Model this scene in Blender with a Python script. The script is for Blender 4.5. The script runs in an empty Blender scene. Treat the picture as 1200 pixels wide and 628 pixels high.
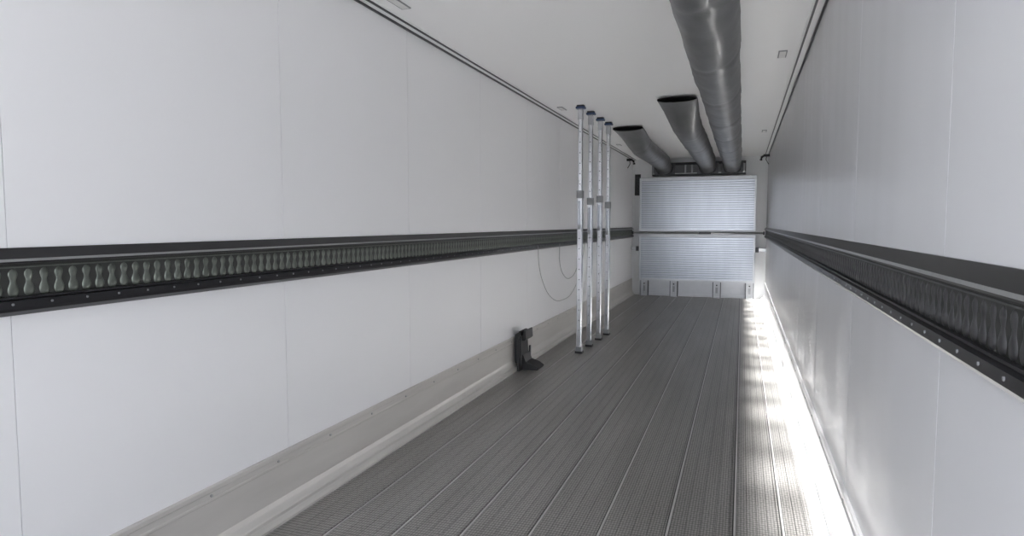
import bpy, bmesh, math, random
from mathutils import Vector, Matrix, noise
random.seed(4)
W=2.47; H=2.65; D=12.9; Y0=-2.6

# ---------------------------------------------------------------- materials
def mat(name, col, rough=0.5, metal=0.0, coat=0.0):
    m=bpy.data.materials.new(name); m.use_nodes=True
    b=m.node_tree.nodes['Principled BSDF']
    b.inputs['Base Color'].default_value=(*col,1)
    b.inputs['Roughness'].default_value=rough
    b.inputs['Metallic'].default_value=metal
    b.inputs['Coat Weight'].default_value=coat
    return m
def nodes(m): return m.node_tree.nodes, m.node_tree.links, m.node_tree.nodes['Principled BSDF']
def add_noise_var(m, scale=(1,1,1), s=4.0, amt=0.06, bump=0.0, dist=0.01, detail=3):
    n,l,b=nodes(m)
    tc=n.new('ShaderNodeTexCoord'); mp=n.new('ShaderNodeMapping'); mp.inputs['Scale'].default_value=scale
    l.new(tc.outputs['Object'],mp.inputs['Vector'])
    nz=n.new('ShaderNodeTexNoise'); nz.inputs['Scale'].default_value=s; nz.inputs['Detail'].default_value=detail
    l.new(mp.outputs[0],nz.inputs['Vector'])
    c=b.inputs['Base Color'].default_value[:3]
    r=n.new('ShaderNodeValToRGB')
    r.color_ramp.elements[0].position=0.3; r.color_ramp.elements[1].position=0.7
    r.color_ramp.elements[0].color=(*[x*(1-amt) for x in c],1)
    r.color_ramp.elements[1].color=(*[min(1,x*(1+amt)) for x in c],1)
    l.new(nz.outputs['Fac'],r.inputs['Fac']); l.new(r.outputs[0],b.inputs['Base Color'])
    if bump>0:
        bp=n.new('ShaderNodeBump'); bp.inputs['Strength'].default_value=bump; bp.inputs['Distance'].default_value=dist
        l.new(nz.outputs['Fac'],bp.inputs['Height']); l.new(bp.outputs[0],b.inputs['Normal'])
    return m

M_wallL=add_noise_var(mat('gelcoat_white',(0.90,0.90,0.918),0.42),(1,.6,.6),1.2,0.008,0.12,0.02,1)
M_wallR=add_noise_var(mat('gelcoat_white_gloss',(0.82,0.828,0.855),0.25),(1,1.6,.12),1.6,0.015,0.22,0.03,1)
M_ceil=add_noise_var(mat('ceiling_white',(0.94,0.94,0.94),0.33),(1,.4,.4),1.0,0.01,0.1,0.02,1)
M_back=add_noise_var(mat('bulkhead_white',(0.80,0.81,0.82),0.4),(1,1,1),2,0.03)
M_kick=add_noise_var(mat('kick_plate_beige',(0.62,0.60,0.575),0.36,0.2),(1,.5,4),3,0.05)
M_kickR=add_noise_var(mat('kick_plate_light',(0.70,0.70,0.71),0.3,0.15),(1,.5,4),3,0.04)
M_dark=mat('dark_anodised',(0.026,0.026,0.029),0.30,0.4)
M_black=mat('black_rubber',(0.012,0.012,0.013),0.5)
M_slot=mat('slot_dark',(0.024,0.026,0.024),0.5)  # dark backing of the rail slots
M_pinL=add_noise_var(mat('zinc_pin',(0.13,0.145,0.127),0.34,0.5),(1,1,1),30,0.15)
M_pinR=add_noise_var(mat('zinc_pin_dim',(0.07,0.07,0.074),0.30,0.6),(1,1,1),30,0.15)  # same pins, colour darkened to imitate the light on the right rail
M_lip=mat('bright_lip',(0.45,0.46,0.46),0.3,0.7)
M_alu=add_noise_var(mat('aluminium',(0.33,0.35,0.385),0.28,0.92),(1,1,.2),8,0.05)
M_aluG=mat('aluminium_groove',(0.15,0.16,0.18),0.4,0.85)
M_frame=add_noise_var(mat('aluminium_frame',(0.42,0.43,0.45),0.38,0.6),(1,1,1),8,0.04)
M_pole=add_noise_var(mat('pole_aluminium',(0.58,0.59,0.62),0.24,0.9),(1,1,.3),20,0.06)
M_blue=mat('blue_plastic',(0.015,0.04,0.11),0.4)
M_greypl=mat('grey_plastic',(0.25,0.26,0.27),0.45)
M_hood=mat('hood_dark_grey',(0.05,0.051,0.055),0.45,0.2)
M_duct=add_noise_var(mat('duct_fabric',(0.115,0.117,0.122),0.38,0.0,0.12),(1,.35,1),9,0.15,0.4,0.012,4)
M_ductin=mat('duct_inside',(0.03,0.03,0.032),0.7)
M_led=mat('led_lens',(0.75,0.75,0.74),0.3)
M_cable=mat('cable_grey',(0.35,0.35,0.36),0.5)
M_strip=mat('fill_glow_emitter',(0.8,0.8,0.8),0.4)  # emissive material of the added floor-edge fill strip
_b=M_strip.node_tree.nodes['Principled BSDF']; _b.inputs['Emission Color'].default_value=(1,.99,.985,1); _b.inputs['Emission Strength'].default_value=9

# floor material: fine anti-slip dimples
M_floor=mat('floor_alu_antislip',(0.20,0.195,0.19),0.35,0.45)
n,l,b=nodes(M_floor)
tc=n.new('ShaderNodeTexCoord'); mp=n.new('ShaderNodeMapping'); mp.inputs['Scale'].default_value=(1,0.6,1)
l.new(tc.outputs['Object'],mp.inputs['Vector'])
vo=n.new('ShaderNodeTexVoronoi'); vo.inputs['Scale'].default_value=75; vo.inputs['Randomness'].default_value=0.15
l.new(mp.outputs[0],vo.inputs['Vector'])
nz=n.new('ShaderNodeTexNoise'); nz.inputs['Scale'].default_value=2.2; nz.inputs['Detail'].default_value=6
mp2=n.new('ShaderNodeMapping'); mp2.inputs['Scale'].default_value=(3.0,0.35,1); l.new(tc.outputs['Object'],mp2.inputs['Vector']); l.new(mp2.outputs[0],nz.inputs['Vector'])
r1=n.new('ShaderNodeValToRGB'); r1.color_ramp.elements[0].position=.1; r1.color_ramp.elements[1].position=.6
r1.color_ramp.elements[0].color=(.54,.525,.505,1); r1.color_ramp.elements[1].color=(.20,.195,.188,1)
l.new(vo.outputs['Distance'],r1.inputs['Fac'])
r2=n.new('ShaderNodeValToRGB'); r2.color_ramp.elements[0].position=.3; r2.color_ramp.elements[1].position=.7
r2.color_ramp.elements[0].color=(.84,.83,.82,1); r2.color_ramp.elements[1].color=(1.06,1.06,1.06,1)
l.new(nz.outputs['Fac'],r2.inputs['Fac'])
mx=n.new('ShaderNodeMixRGB'); mx.blend_type='MULTIPLY'; mx.inputs[0].default_value=1
l.new(r1.outputs[0],mx.inputs[1]); l.new(r2.outputs[0],mx.inputs[2]); l.new(mx.outputs[0],b.inputs['Base Color'])
bp=n.new('ShaderNodeBump'); bp.inputs['Strength'].default_value=.5; bp.inputs['Distance'].default_value=.002; bp.invert=True
l.new(vo.outputs['Distance'],bp.inputs['Height']); l.new(bp.outputs[0],b.inputs['Normal'])
M_rib=mat('floor_rib',(0.60,0.59,0.58),0.35,0.3)
M_groove=mat('floor_groove',(0.05,0.049,0.048),0.6)

# ---------------------------------------------------------------- builder
class B:
    def __init__(s,name): s.name=name; s.v=[]; s.f=[]; s.m=[]; s.mats=[]; s.sm=[]
    def mi(s,m):
        if m not in s.mats: s.mats.append(m)
        return s.mats.index(m)
    def face(s,idx,m,smooth=False): s.f.append(idx); s.m.append(s.mi(m)); s.sm.append(smooth)
    def box(s,x0,x1,y0,y1,z0,z1,m):
        if x0>x1:x0,x1=x1,x0
        o=len(s.v)
        s.v+=[(x0,y0,z0),(x1,y0,z0),(x1,y1,z0),(x0,y1,z0),(x0,y0,z1),(x1,y0,z1),(x1,y1,z1),(x0,y1,z1)]
        for q in ((0,3,2,1),(4,5,6,7),(0,1,5,4),(1,2,6,5),(2,3,7,6),(3,0,4,7)):
            s.face([o+i for i in q],m)
    def prof(s,pts,y0,y1,mats,smooth=False,closed=True):
        o=len(s.v); k=len(pts)
        for y in (y0,y1):
            s.v+=[(p[0],y,p[1]) for p in pts]
        for i in range(k if closed else k-1):
            j=(i+1)%k
            s.face([o+i,o+j,o+k+j,o+k+i],mats[i] if isinstance(mats,list) else mats,smooth)
        if closed:
            mm=mats[0] if isinstance(mats,list) else mats
            s.face([o+i for i in range(k)][::-1],mm); s.face([o+k+i for i in range(k)],mm)
    def profx(s,pts,x0,x1,m):
        o=len(s.v); k=len(pts)
        for x in (x0,x1): s.v+=[(x,p[0],p[1]) for p in pts]
        for i in range(k):
            j=(i+1)%k; s.face([o+i,o+j,o+k+j,o+k+i],m[i] if isinstance(m,list) else m)
        mm=m[0] if isinstance(m,list) else m
        s.face([o+i for i in range(k)],mm); s.face([o+k+i for i in range(k)][::-1],mm)
    def tube(s,path,r,m,seg=8,cap=True,smooth=True):
        o=len(s.v); n=len(path)
        P=[Vector(p) for p in path]
        for i,p in enumerate(P):
            t=(P[min(i+1,n-1)]-P[max(i-1,0)]).normalized()
            a=Vector((0,0,1)) if abs(t.z)<.9 else Vector((0,1,0))
            u=t.cross(a).normalized(); w=t.cross(u).normalized()
            rr=r[i] if isinstance(r,(list,tuple)) else r
            for k in range(seg):
                an=2*math.pi*k/seg
                s.v.append(tuple(p+u*math.cos(an)*rr+w*math.sin(an)*rr))
        for i in range(n-1):
            for k in range(seg):
                j=(k+1)%seg
                s.face([o+i*seg+k,o+i*seg+j,o+(i+1)*seg+j,o+(i+1)*seg+k],m,smooth)
        if cap:
            s.face([o+k for k in range(seg)][::-1],m); s.face([o+(n-1)*seg+k for k in range(seg)],m)
    def done(s,parent=None,bevel=0,fixn=True):
        me=bpy.data.meshes.new(s.name); me.from_pydata(s.v,[],s.f)
        for m in s.mats: me.materials.append(m)
        for p,mi,sm in zip(me.polygons,s.m,s.sm): p.material_index=mi; p.use_smooth=sm
        if fixn:
            bm=bmesh.new(); bm.from_mesh(me); bmesh.ops.recalc_face_normals(bm,faces=bm.faces); bm.to_mesh(me); bm.free()
        o=bpy.data.objects.new(s.name,me); bpy.context.collection.objects.link(o)
        if bevel:
            md=o.modifiers.new('bevel','BEVEL'); md.width=bevel; md.segments=2; md.limit_method='ANGLE'
        if parent: o.parent=parent
        return o

def seams(first,step=1.23):
    ys=[]; y=first-step*4
    while y<D: 
        if y>Y0: ys.append(y)
        y+=step
    return ys
# ---------------------------------------------------------------- shell
def wall(name,side,first,m):
    b=B(name); s=-1 if side=='L' else 1; x=0 if side=='L' else W
    b.box(x+s*0.004,x+s*0.07,Y0,D+.07,-.1,H+.06,m)
    ys=[Y0]+seams(first)+[D]
    for a,c in zip(ys[:-1],ys[1:]):
        b.box(x,x+s*0.0045,a+.0015,c-.0015,0,H,m)
    return b.done()
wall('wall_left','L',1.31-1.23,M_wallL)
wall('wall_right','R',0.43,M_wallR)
b=B('ceiling'); b.box(0,W,Y0,D,H,H+.06,M_ceil); b.done()
b=B('wall_back'); b.box(0,W,D,D+.07,-.1,H+.06,M_back); b.done()

# floor planks: grooved extrusions
b=B('floor')
b.box(0,W,Y0,D,-.1,-.004,M_groove)
edges=[0.0,0.30,0.59,0.88,1.17,1.46,1.75,2.04,2.25,W]
for i in range(len(edges)-1):
    a,c=edges[i],edges[i+1]
    a2=a+.003; c2=c-.003
    k=4; w=(c2-a2-.022)/k
    b.box(a2,a2+.010,Y0,D,-.0045,.0015,M_rib)
    b.box(c2-.008,c2,Y0,D,-.0045,.0015,M_floor)
    x=a2+.012
    for j in range(k):
        b.box(x+.0009,x+w-.0009,Y0,D,-.0045,0,M_floor)
        x+=w
b.done()

# kick plates (extruded profile with a cove foot and bead lines)
def kick(name,side,m):
    f=(lambda x:x) if side=='L' else (lambda x:W-x)
    P=[(0,.318),(.010,.318),(.014,.312),(.014,.296),(.010,.292),(.010,.270),(.013,.266),(.013,.258),(.010,.254),
       (.012,.10),(.018,.075),(.030,.050),(.036,.045),(.036,.030),(.045,.020),(.060,.012),(.060,0),(0,0)]
    b=B(name); b.prof([(f(x),z) for x,z in P],Y0,D-.001,m)
    y=.4
    while y<D:
        b.tube([(f(.012),y,.281),(f(.0165),y,.281)],.006,M_lip,8); y+=.41
    return b.done()
kick('baseboard_left','L',M_kick); kick('baseboard_right','R',M_kickR)

# glowing strip added as fill light along the right-hand kick plate foot
b=B('floor_edge_fill_glow')
b.prof([(W-.061,.001),(W-.061,.013),(W-.046,.022),(W-.038,.032),(W-.038,.040),(W-.044,.040),(W-.052,.028),(W-.067,.018),(W-.067,.001)],2.6,D-.2,M_strip)
b.done()

def ctrim(name,side):
    f=(lambda x:x) if side=='L' else (lambda x:W-x)
    b=B(name)
    b.box(f(0),f(.012),Y0,D,H-.02,H-.0,M_dark)
    b.box(f(.012),f(.05),Y0,D,H-.010,H,M_ceil)
    b.box(f(.05),f(.062),Y0,D,H-.013,H,M_dark)
    b.box(f(.062),f(.075),Y0,D,H-.006,H,M_ceil)
    return b.done()
ctrim('trim_1','L'); ctrim('trim_2','R')

# ---------------------------------------------------------------- load lock rails
def rail(side,mp):
    f=(lambda x:x) if side=='L' else (lambda x:W-x)
    b=B('load_securing_rail')
    P=[(0,1.328),(.006,1.328),(.034,1.296),(.036,1.288),(.034,1.283),(.012,1.281),(.010,1.176),(.034,1.172),(.036,1.150),(.030,1.140),(.008,1.126),(0,1.126)]
    ms=[M_dark,M_dark,M_lip,M_dark,M_slot,M_slot,M_dark,M_dark,M_dark,M_dark,M_dark,M_dark]
    b.prof([(f(x),z) for x,z in P],Y0,D-.002,ms)
    b.box(f(.010),f(.0145),Y0,D-.002,1.268,1.272,mp)
    b.box(f(.010),f(.022),Y0,D-.002,1.176,1.182,M_dark)
    rings=[(1.184,.0090),(1.189,.0140),(1.197,.0165),(1.206,.0165),(1.215,.0135),(1.223,.0100),(1.231,.0092),(1.239,.0120),(1.247,.0145),(1.255,.0140),(1.262,.0095),(1.266,.005)]
    y=Y0+.05; seg=9
    while y<D-.05:
        o=len(b.v)
        for z,r in rings:
            for k in range(seg):
                a=-math.pi/2+math.pi*k/(seg-1)
                b.v.append((f(.0095+r*math.cos(a)*.45),y+r*math.sin(a),z))
        for i in range(len(rings)-1):
            for k in range(seg-1):
                b.face([o+i*seg+k,o+i*seg+k+1,o+(i+1)*seg+k+1,o+(i+1)*seg+k],mp,True)
        b.face([o+k for k in range(seg)],mp); b.face([o+(len(rings)-1)*seg+k for k in range(seg)],mp)
        y+=.046
    y=Y0+.1
    while y<D-.05:
        b.tube([(f(.034),y,1.162),(f(.0375),y,1.162)],.004,M_greypl,6,True,False); y+=.115
    return b.done()
rail('L',M_pinL); rail('R',M_pinR)

# ---------------------------------------------------------------- ducts
def duct(xc,ys,main=False):
    ye=D-.42
    b=B('air_duct'); seg=36
    y=ys; step=.04
    path=[]
    while y<ye+.13:
        path.append(y); y+=step
    for yy in path:
        t=min(1,max(0,(yy-ys)/1.4)); t=t*t*(3-2*t)
        w=.162+.030*(1-t)**1.5; h=.065+(.26-.065)*t
        if main: h=.085+(.275-.085)*min(1,t*1.2); w=.162
        drop=0
        if yy>ye-.55:
            q=min(1,(yy-(ye-.55))/.65); drop=.115*q*q; h*=1-.22*q; w*=1-.12*q
        ztop=H-.006-drop
        for k in range(seg):
            a=2*math.pi*k/seg
            ca,sa=math.cos(a),math.sin(a)
            px=w*math.copysign(abs(ca)**.9,ca)
            pz=(h/2)*math.copysign(abs(sa)**(.6 if sa>0 else 1.0),sa)
            nn=noise.noise(Vector((ca*1.3+xc*7,yy*2.2,sa*1.3)))*.012 + noise.noise(Vector((ca*2.5,yy*6.0+xc*3,sa*2.5)))*.006
            nn+= -.012*math.exp(-((yy+.12*ca)%1.25-.7)**2/.0012)
            if sa>.35: nn=min(nn,0)
            px*=1+nn*5*t; zz=ztop-h/2+pz*(1+nn*5*t)
            b.v.append((xc+px,yy,min(zz,H-.004)))
    n=len(path)
    for i in range(n-1):
        for k in range(seg):
            j=(k+1)%seg
            b.face([i*seg+k,i*seg+j,(i+1)*seg+j,(i+1)*seg+k],M_duct,True)
    o=b.done()
    sd=o.modifiers.new('thick','SOLIDIFY'); sd.thickness=.004; sd.offset=-1
    o.data.materials.append(M_ductin); sd.material_offset=1
    r=B('suspension_strip'); r.box(xc-.012,xc+.012,ys+.03,ye-.6,H-.010,H,M_greypl); r.done(o)
    c=B('collar'); 
    ring=[]
    for yy,e in ((ye+.03,.0),(ye+.03,.010),(ye+.09,.010),(ye+.09,0)):
        for k in range(28):
            a=2*math.pi*k/28
            ring.append((xc+(.146+e)*math.cos(a),yy,H-.121-.103+(.106+e)*math.sin(a)))
    c.v=ring
    for i in range(3):
        for k in range(28):
            j=(k+1)%28; c.face([i*28+k,i*28+j,(i+1)*28+j,(i+1)*28+k],M_black,True)
    c.done(o)
    return o
duct(1.85,.5,True); duct(1.42,6.6); duct(.64,8.4)

# ---------------------------------------------------------------- evaporator hood + bulkhead panel
b=B('evaporator_hood')
b.profx([(D-.001,2.57),(D-.22,2.55),(D-.255,2.50),(D-.255,2.34),(D-.20,2.31),(D-.001,2.31)],.40,2.09,M_hood)
for xc in (.64,1.42,1.85):
    b.box(xc-.19,xc+.19,D-.272,D-.25,2.33,2.53,M_dark)
for x in (.42,1.02,1.14,2.06):
    b.box(x-.015,x+.015,D-.27,D-.25,2.34,2.50,M_greypl)
b.box(.40,2.09,D-.268,D-.25,2.335,2.347,M_lip)
b.done(bevel=.004)

px0,px1=.16,2.285; yf=D-.16; yb=D-.005
root=bpy.data.objects.new('bulkhead_air_return_panel',None); bpy.context.collection.objects.link(root)
root.location=(1.2,D-.08,0)
def reparent(o):
    o.parent=root; o.matrix_parent_inverse=Matrix.Translation((-1.2,-(D-.08),0))
def corr(name,z0,z1):
    b=B(name); pts=[]; ms=[]; z=z0+.035; p=.0425
    pts.append((yf,z))
    while z+p<=z1-.03:
        pts+= [(yf,z+p*.74),(yf+.004,z+p*.80),(yf+.004,z+p*.94),(yf,z+p)]; ms+=[M_alu,M_aluG,M_aluG,M_alu]; z+=p
    pts+=[(D-.04,z),(D-.04,z0+.03)]; ms+=[M_alu,M_alu,M_alu]
    b.profx(pts,px0+.034,px1-.034,ms)
    b.box(px0,px0+.035,yf-.008,D-.03,z0,z1,M_frame); b.box(px1-.035,px1,yf-.008,D-.03,z0,z1,M_frame)
    b.box(px0+.035,px1-.035,yf-.006,D-.03,z0,z0+.036,M_frame); b.box(px0+.035,px1-.035,yf-.006,D-.03,z-.002,z1,M_frame)
    reparent(b.done())
corr('lower_panel',.30,1.20); corr('upper_panel',1.25,2.28)
b=B('feet')
for x in (.27,.83,1.62,2.20):
    b.box(x-.06,x-.045,yf-.01,yb,.0,.30,M_frame); b.box(x+.045,x+.06,yf-.01,yb,.0,.30,M_frame)
    b.box(x-.045,x+.045,yf+.03,yb,.0,.30,M_frame)
    b.box(x-.045,x+.045,yf-.01,yf+.04,.0,.03,M_frame)
    b.box(x-.02,x+.02,yf+.015,yf+.035,.09,.20,M_greypl)
    b.tube([(x,yf+.02,.24),(x,yf+.0,.24)],.014,M_dark,10)
    b.box(x-.075,x-.0605,yf+.02,yb,.0,.30,M_hood); b.box(x+.0605,x+.075,yf+.02,yb,.0,.30,M_hood)
b.box(px0,px1,yf+.10,yb,.0,.05,M_frame)
b.box(px0,px1,yf+.12,yb,.05,.30,M_frame)
for x in (.55,1.22,1.9): b.box(x-.004,x+.004,yf+.11,yf+.125,.05,.30,M_frame)
reparent(b.done())

b=B('cargo_bar')
b.tube([(.04,yf-.05,1.225),(W-.04,yf-.05,1.225)],.016,M_lip,12)
b.box(1.28,1.50,yf-.075,yf-.028,1.205,1.245,M_dark)
for x in (.0365,W-.06): b.box(x,x+.022,yf-.085,yf-.015,1.195,1.255,M_dark)
b.done()
for a,c,e in ((.001,px0-.003,px0-.06),(px1+.003,W-.001,px1+.003)):
    b=B('bulkhead_side_bracket'); b.box(a,c,yf+.05,yf+.08,.90,.93,M_lip); b.box(e,e+.056,yf,yf+.10,.87,.96,M_dark); b.box(a,c,yf+.08,yb,.88,.95,M_frame); b.done()
b=B('trim_3'); b.box(0,.035,D-.035,D,.32,H-.02,M_back); b.done()
b=B('trim_4'); b.box(W-.035,W,D-.035,D,.32,H-.02,M_back); b.done()

b=B('ventilation_grille')
b.box(.045,.155,D-.03,D-.001,1.95,2.36,M_black)
z=1.98
while z<2.33:
    b.box(.06,.14,D-.038,D-.028,z,z+.008,M_dark); z+=.022
b.done()

def hook(side):
    f=(lambda x:x) if side=='L' else (lambda x:W-x)
    b=B('corner_sensor_bracket')
    b.box(f(.0),f(.10),D-.75,D-.69,H-.09,H-.05,M_black)
    b.tube([(f(.09),D-.72,H-.07),(f(.13),D-.74,H-.10),(f(.14),D-.76,H-.15)],[.016,.02,.024],M_black,10)
    b.tube([(f(.05),D-.72,H-.09),(f(.06),D-.72,H-.14),(f(.03),D-.70,H-.19),(f(.01),D-.70,H-.22)],.007,M_black,8)
    b.done()
hook('L'); hook('R')

# ---------------------------------------------------------------- poles
def pole(x,y,jt):
    b=B('telescopic_load_pole')
    def sq(h,z0,z1,m,c=.006):
        p=[(h,h-c),(h-c,h),(-h+c,h),(-h,h-c),(-h,-h+c),(-h+c,-h),(h-c,-h),(h,-h+c)]
        o=len(b.v)
        for z in (z0,z1): b.v.extend([(x+a,y+q,z) for a,q in p])
        for i in range(8):
            j=(i+1)%8; b.face([o+i,o+j,o+8+j,o+8+i],m)
        b.face([o+i for i in range(8)][::-1],m); b.face([o+8+i for i in range(8)],m)
    sq(.028,.05,jt,M_pole)
    sq(.033,.02,.07,M_greypl); sq(.040,.0,.022,M_black)
    sq(.034,jt-.05,jt+.03,M_greypl)
    sq(.022,jt,2.62,M_pole)
    sq(.027,2.50,2.60,M_frame)
    sq(.048,2.612,2.632,M_blue,.012); sq(.040,2.632,2.6495,M_black,.012)
    b.box(x-.010,x+.010,y-.045,y-.026,jt-.34,jt-.08,M_alu)
    b.box(x-.014,x+.014,y-.052,y-.026,jt-.38,jt-.33,M_greypl)
    for k in range(10):
        z=.25+k*.11
        if z<jt-.4: b.tube([(x,y-.0275,z),(x,y-.0300,z)],.006,M_dark,8)
    for k in range(6): 
        z=jt+.10+k*.11
        if z<2.45: b.tube([(x,y-.0215,z),(x,y-.0240,z)],.006,M_dark,8)
    b.done(bevel=.0015)
for x,y,j in ((.41,6.81,1.72),(.428,7.22,1.66),(.442,7.67,1.70),(.465,8.05,1.64)): pole(x,y,j)

b=B('pole_floor_holder')
b.profx([(5.74,.0),(6.14,.0),(6.14,.06),(6.04,.09),(6.00,.375),(5.80,.375),(5.80,.33),(5.76,.30)],.062,.085,M_black)
b.prof([(.062,.0),(.235,.0),(.245,.02),(.20,.05),(.12,.075),(.095,.14),(.062,.16)],5.84,6.04,M_black)
b.prof([(.062,.28),(.12,.285),(.135,.30),(.13,.385),(.115,.385),(.10,.33),(.062,.33)],5.80,6.02,M_black)
b.box(.085,.10,5.76,5.79,.05,.34,M_dark); b.box(.085,.10,6.04,6.07,.05,.20,M_dark)
b.box(.014,.063,5.82,6.0,.06,.34,M_black)
b.done(bevel=.004)

def cable(pts,r=.0035):
    cu=bpy.data.curves.new('hanging_cable','CURVE'); cu.dimensions='3D'; cu.bevel_depth=r
    s=cu.splines.new('BEZIER'); s.bezier_points.add(len(pts)-1)
    for q,p in zip(s.bezier_points,pts): q.co=p; q.handle_left_type=q.handle_right_type='AUTO'
    cu.materials.append(M_cable)
    o=bpy.data.objects.new('hanging_cable',cu); bpy.context.collection.objects.link(o)
cable([(.037,6.50,1.17),(.03,6.55,.98),(.02,6.75,.75),(.02,7.1,.55),(.02,7.6,.48),(.02,8.1,.55),(.02,8.5,.8),(.037,8.65,1.17)])
cable([(.037,7.35,1.17),(.025,7.40,.95),(.02,7.6,.78),(.02,7.95,.72),(.02,8.3,.85),(.037,8.45,1.17)])

# ---------------------------------------------------------------- ceiling LED lamps (switched off)
def led(x,y):
    b=B('ceiling_led_lamp')
    b.box(x-.030,x+.030,y-.10,y+.10,H-.006,H,M_greypl)
    b.box(x-.022,x+.022,y-.09,y+.09,H-.008,H-.005,M_led)
    b.done(bevel=.001)
for x,y in ((.18,3.34),(.17,6.93),(.17,10.4),(2.30,1.6),(2.30,5.27),(2.30,9.5)): led(x,y)

# row of unseen fill lights added under the right rail, washing the floor edge
y=2.0; k=0
while y<12.6:
    L=bpy.data.lights.new('added_edge_fill','AREA'); L.shape='RECTANGLE'; L.size=.03; L.size_y=.50
    L.energy=(.25+.155*y)*(1.2 if k%2 else .75); L.color=(1,.99,.97); L.spread=math.radians(24)
    lo=bpy.data.objects.new('added_edge_fill',L); bpy.context.collection.objects.link(lo); lo.location=(W-.06,y,1.12); lo.rotation_euler=(0,math.radians(5.5),0)
    y+=.62; k+=1

# ---------------------------------------------------------------- world (open rear doors; sunlit yard below, overcast sky above)
w=bpy.data.worlds.new('World'); bpy.context.scene.world=w; w.use_nodes=True
nt=w.node_tree; bg=nt.nodes['Background']; bg.inputs[1].default_value=3.5
tc=nt.nodes.new('ShaderNodeTexCoord'); sx=nt.nodes.new('ShaderNodeSeparateXYZ'); rp=nt.nodes.new('ShaderNodeValToRGB'); mr=nt.nodes.new('ShaderNodeMapRange')
mr.inputs[1].default_value=-1; mr.inputs[2].default_value=1
nt.links.new(tc.outputs['Generated'],sx.inputs[0]); nt.links.new(sx.outputs[2],mr.inputs[0]); nt.links.new(mr.outputs[0],rp.inputs[0]); nt.links.new(rp.outputs[0],bg.inputs[0])
rp.color_ramp.elements[0].position=.42; rp.color_ramp.elements[0].color=(1,1,1.0,1)
rp.color_ramp.elements[1].position=.58; rp.color_ramp.elements[1].color=(.62,.66,.74,1)

# ---------------------------------------------------------------- camera
cam=bpy.data.cameras.new('camera'); co=bpy.data.objects.new('camera',cam); bpy.context.collection.objects.link(co)
f=760; cam.sensor_width=36; cam.lens=f/1200*36; cam.clip_start=.02
phi=math.atan(52/f); psi=math.atan(270*math.cos(phi)/f)
co.location=(2.05,0,1.40); co.rotation_euler=(math.pi/2-phi,0,psi)
bpy.context.scene.camera=co
sc=bpy.context.scene
sc.view_settings.view_transform='Standard'; sc.view_settings.look='None'; sc.view_settings.exposure=1.05
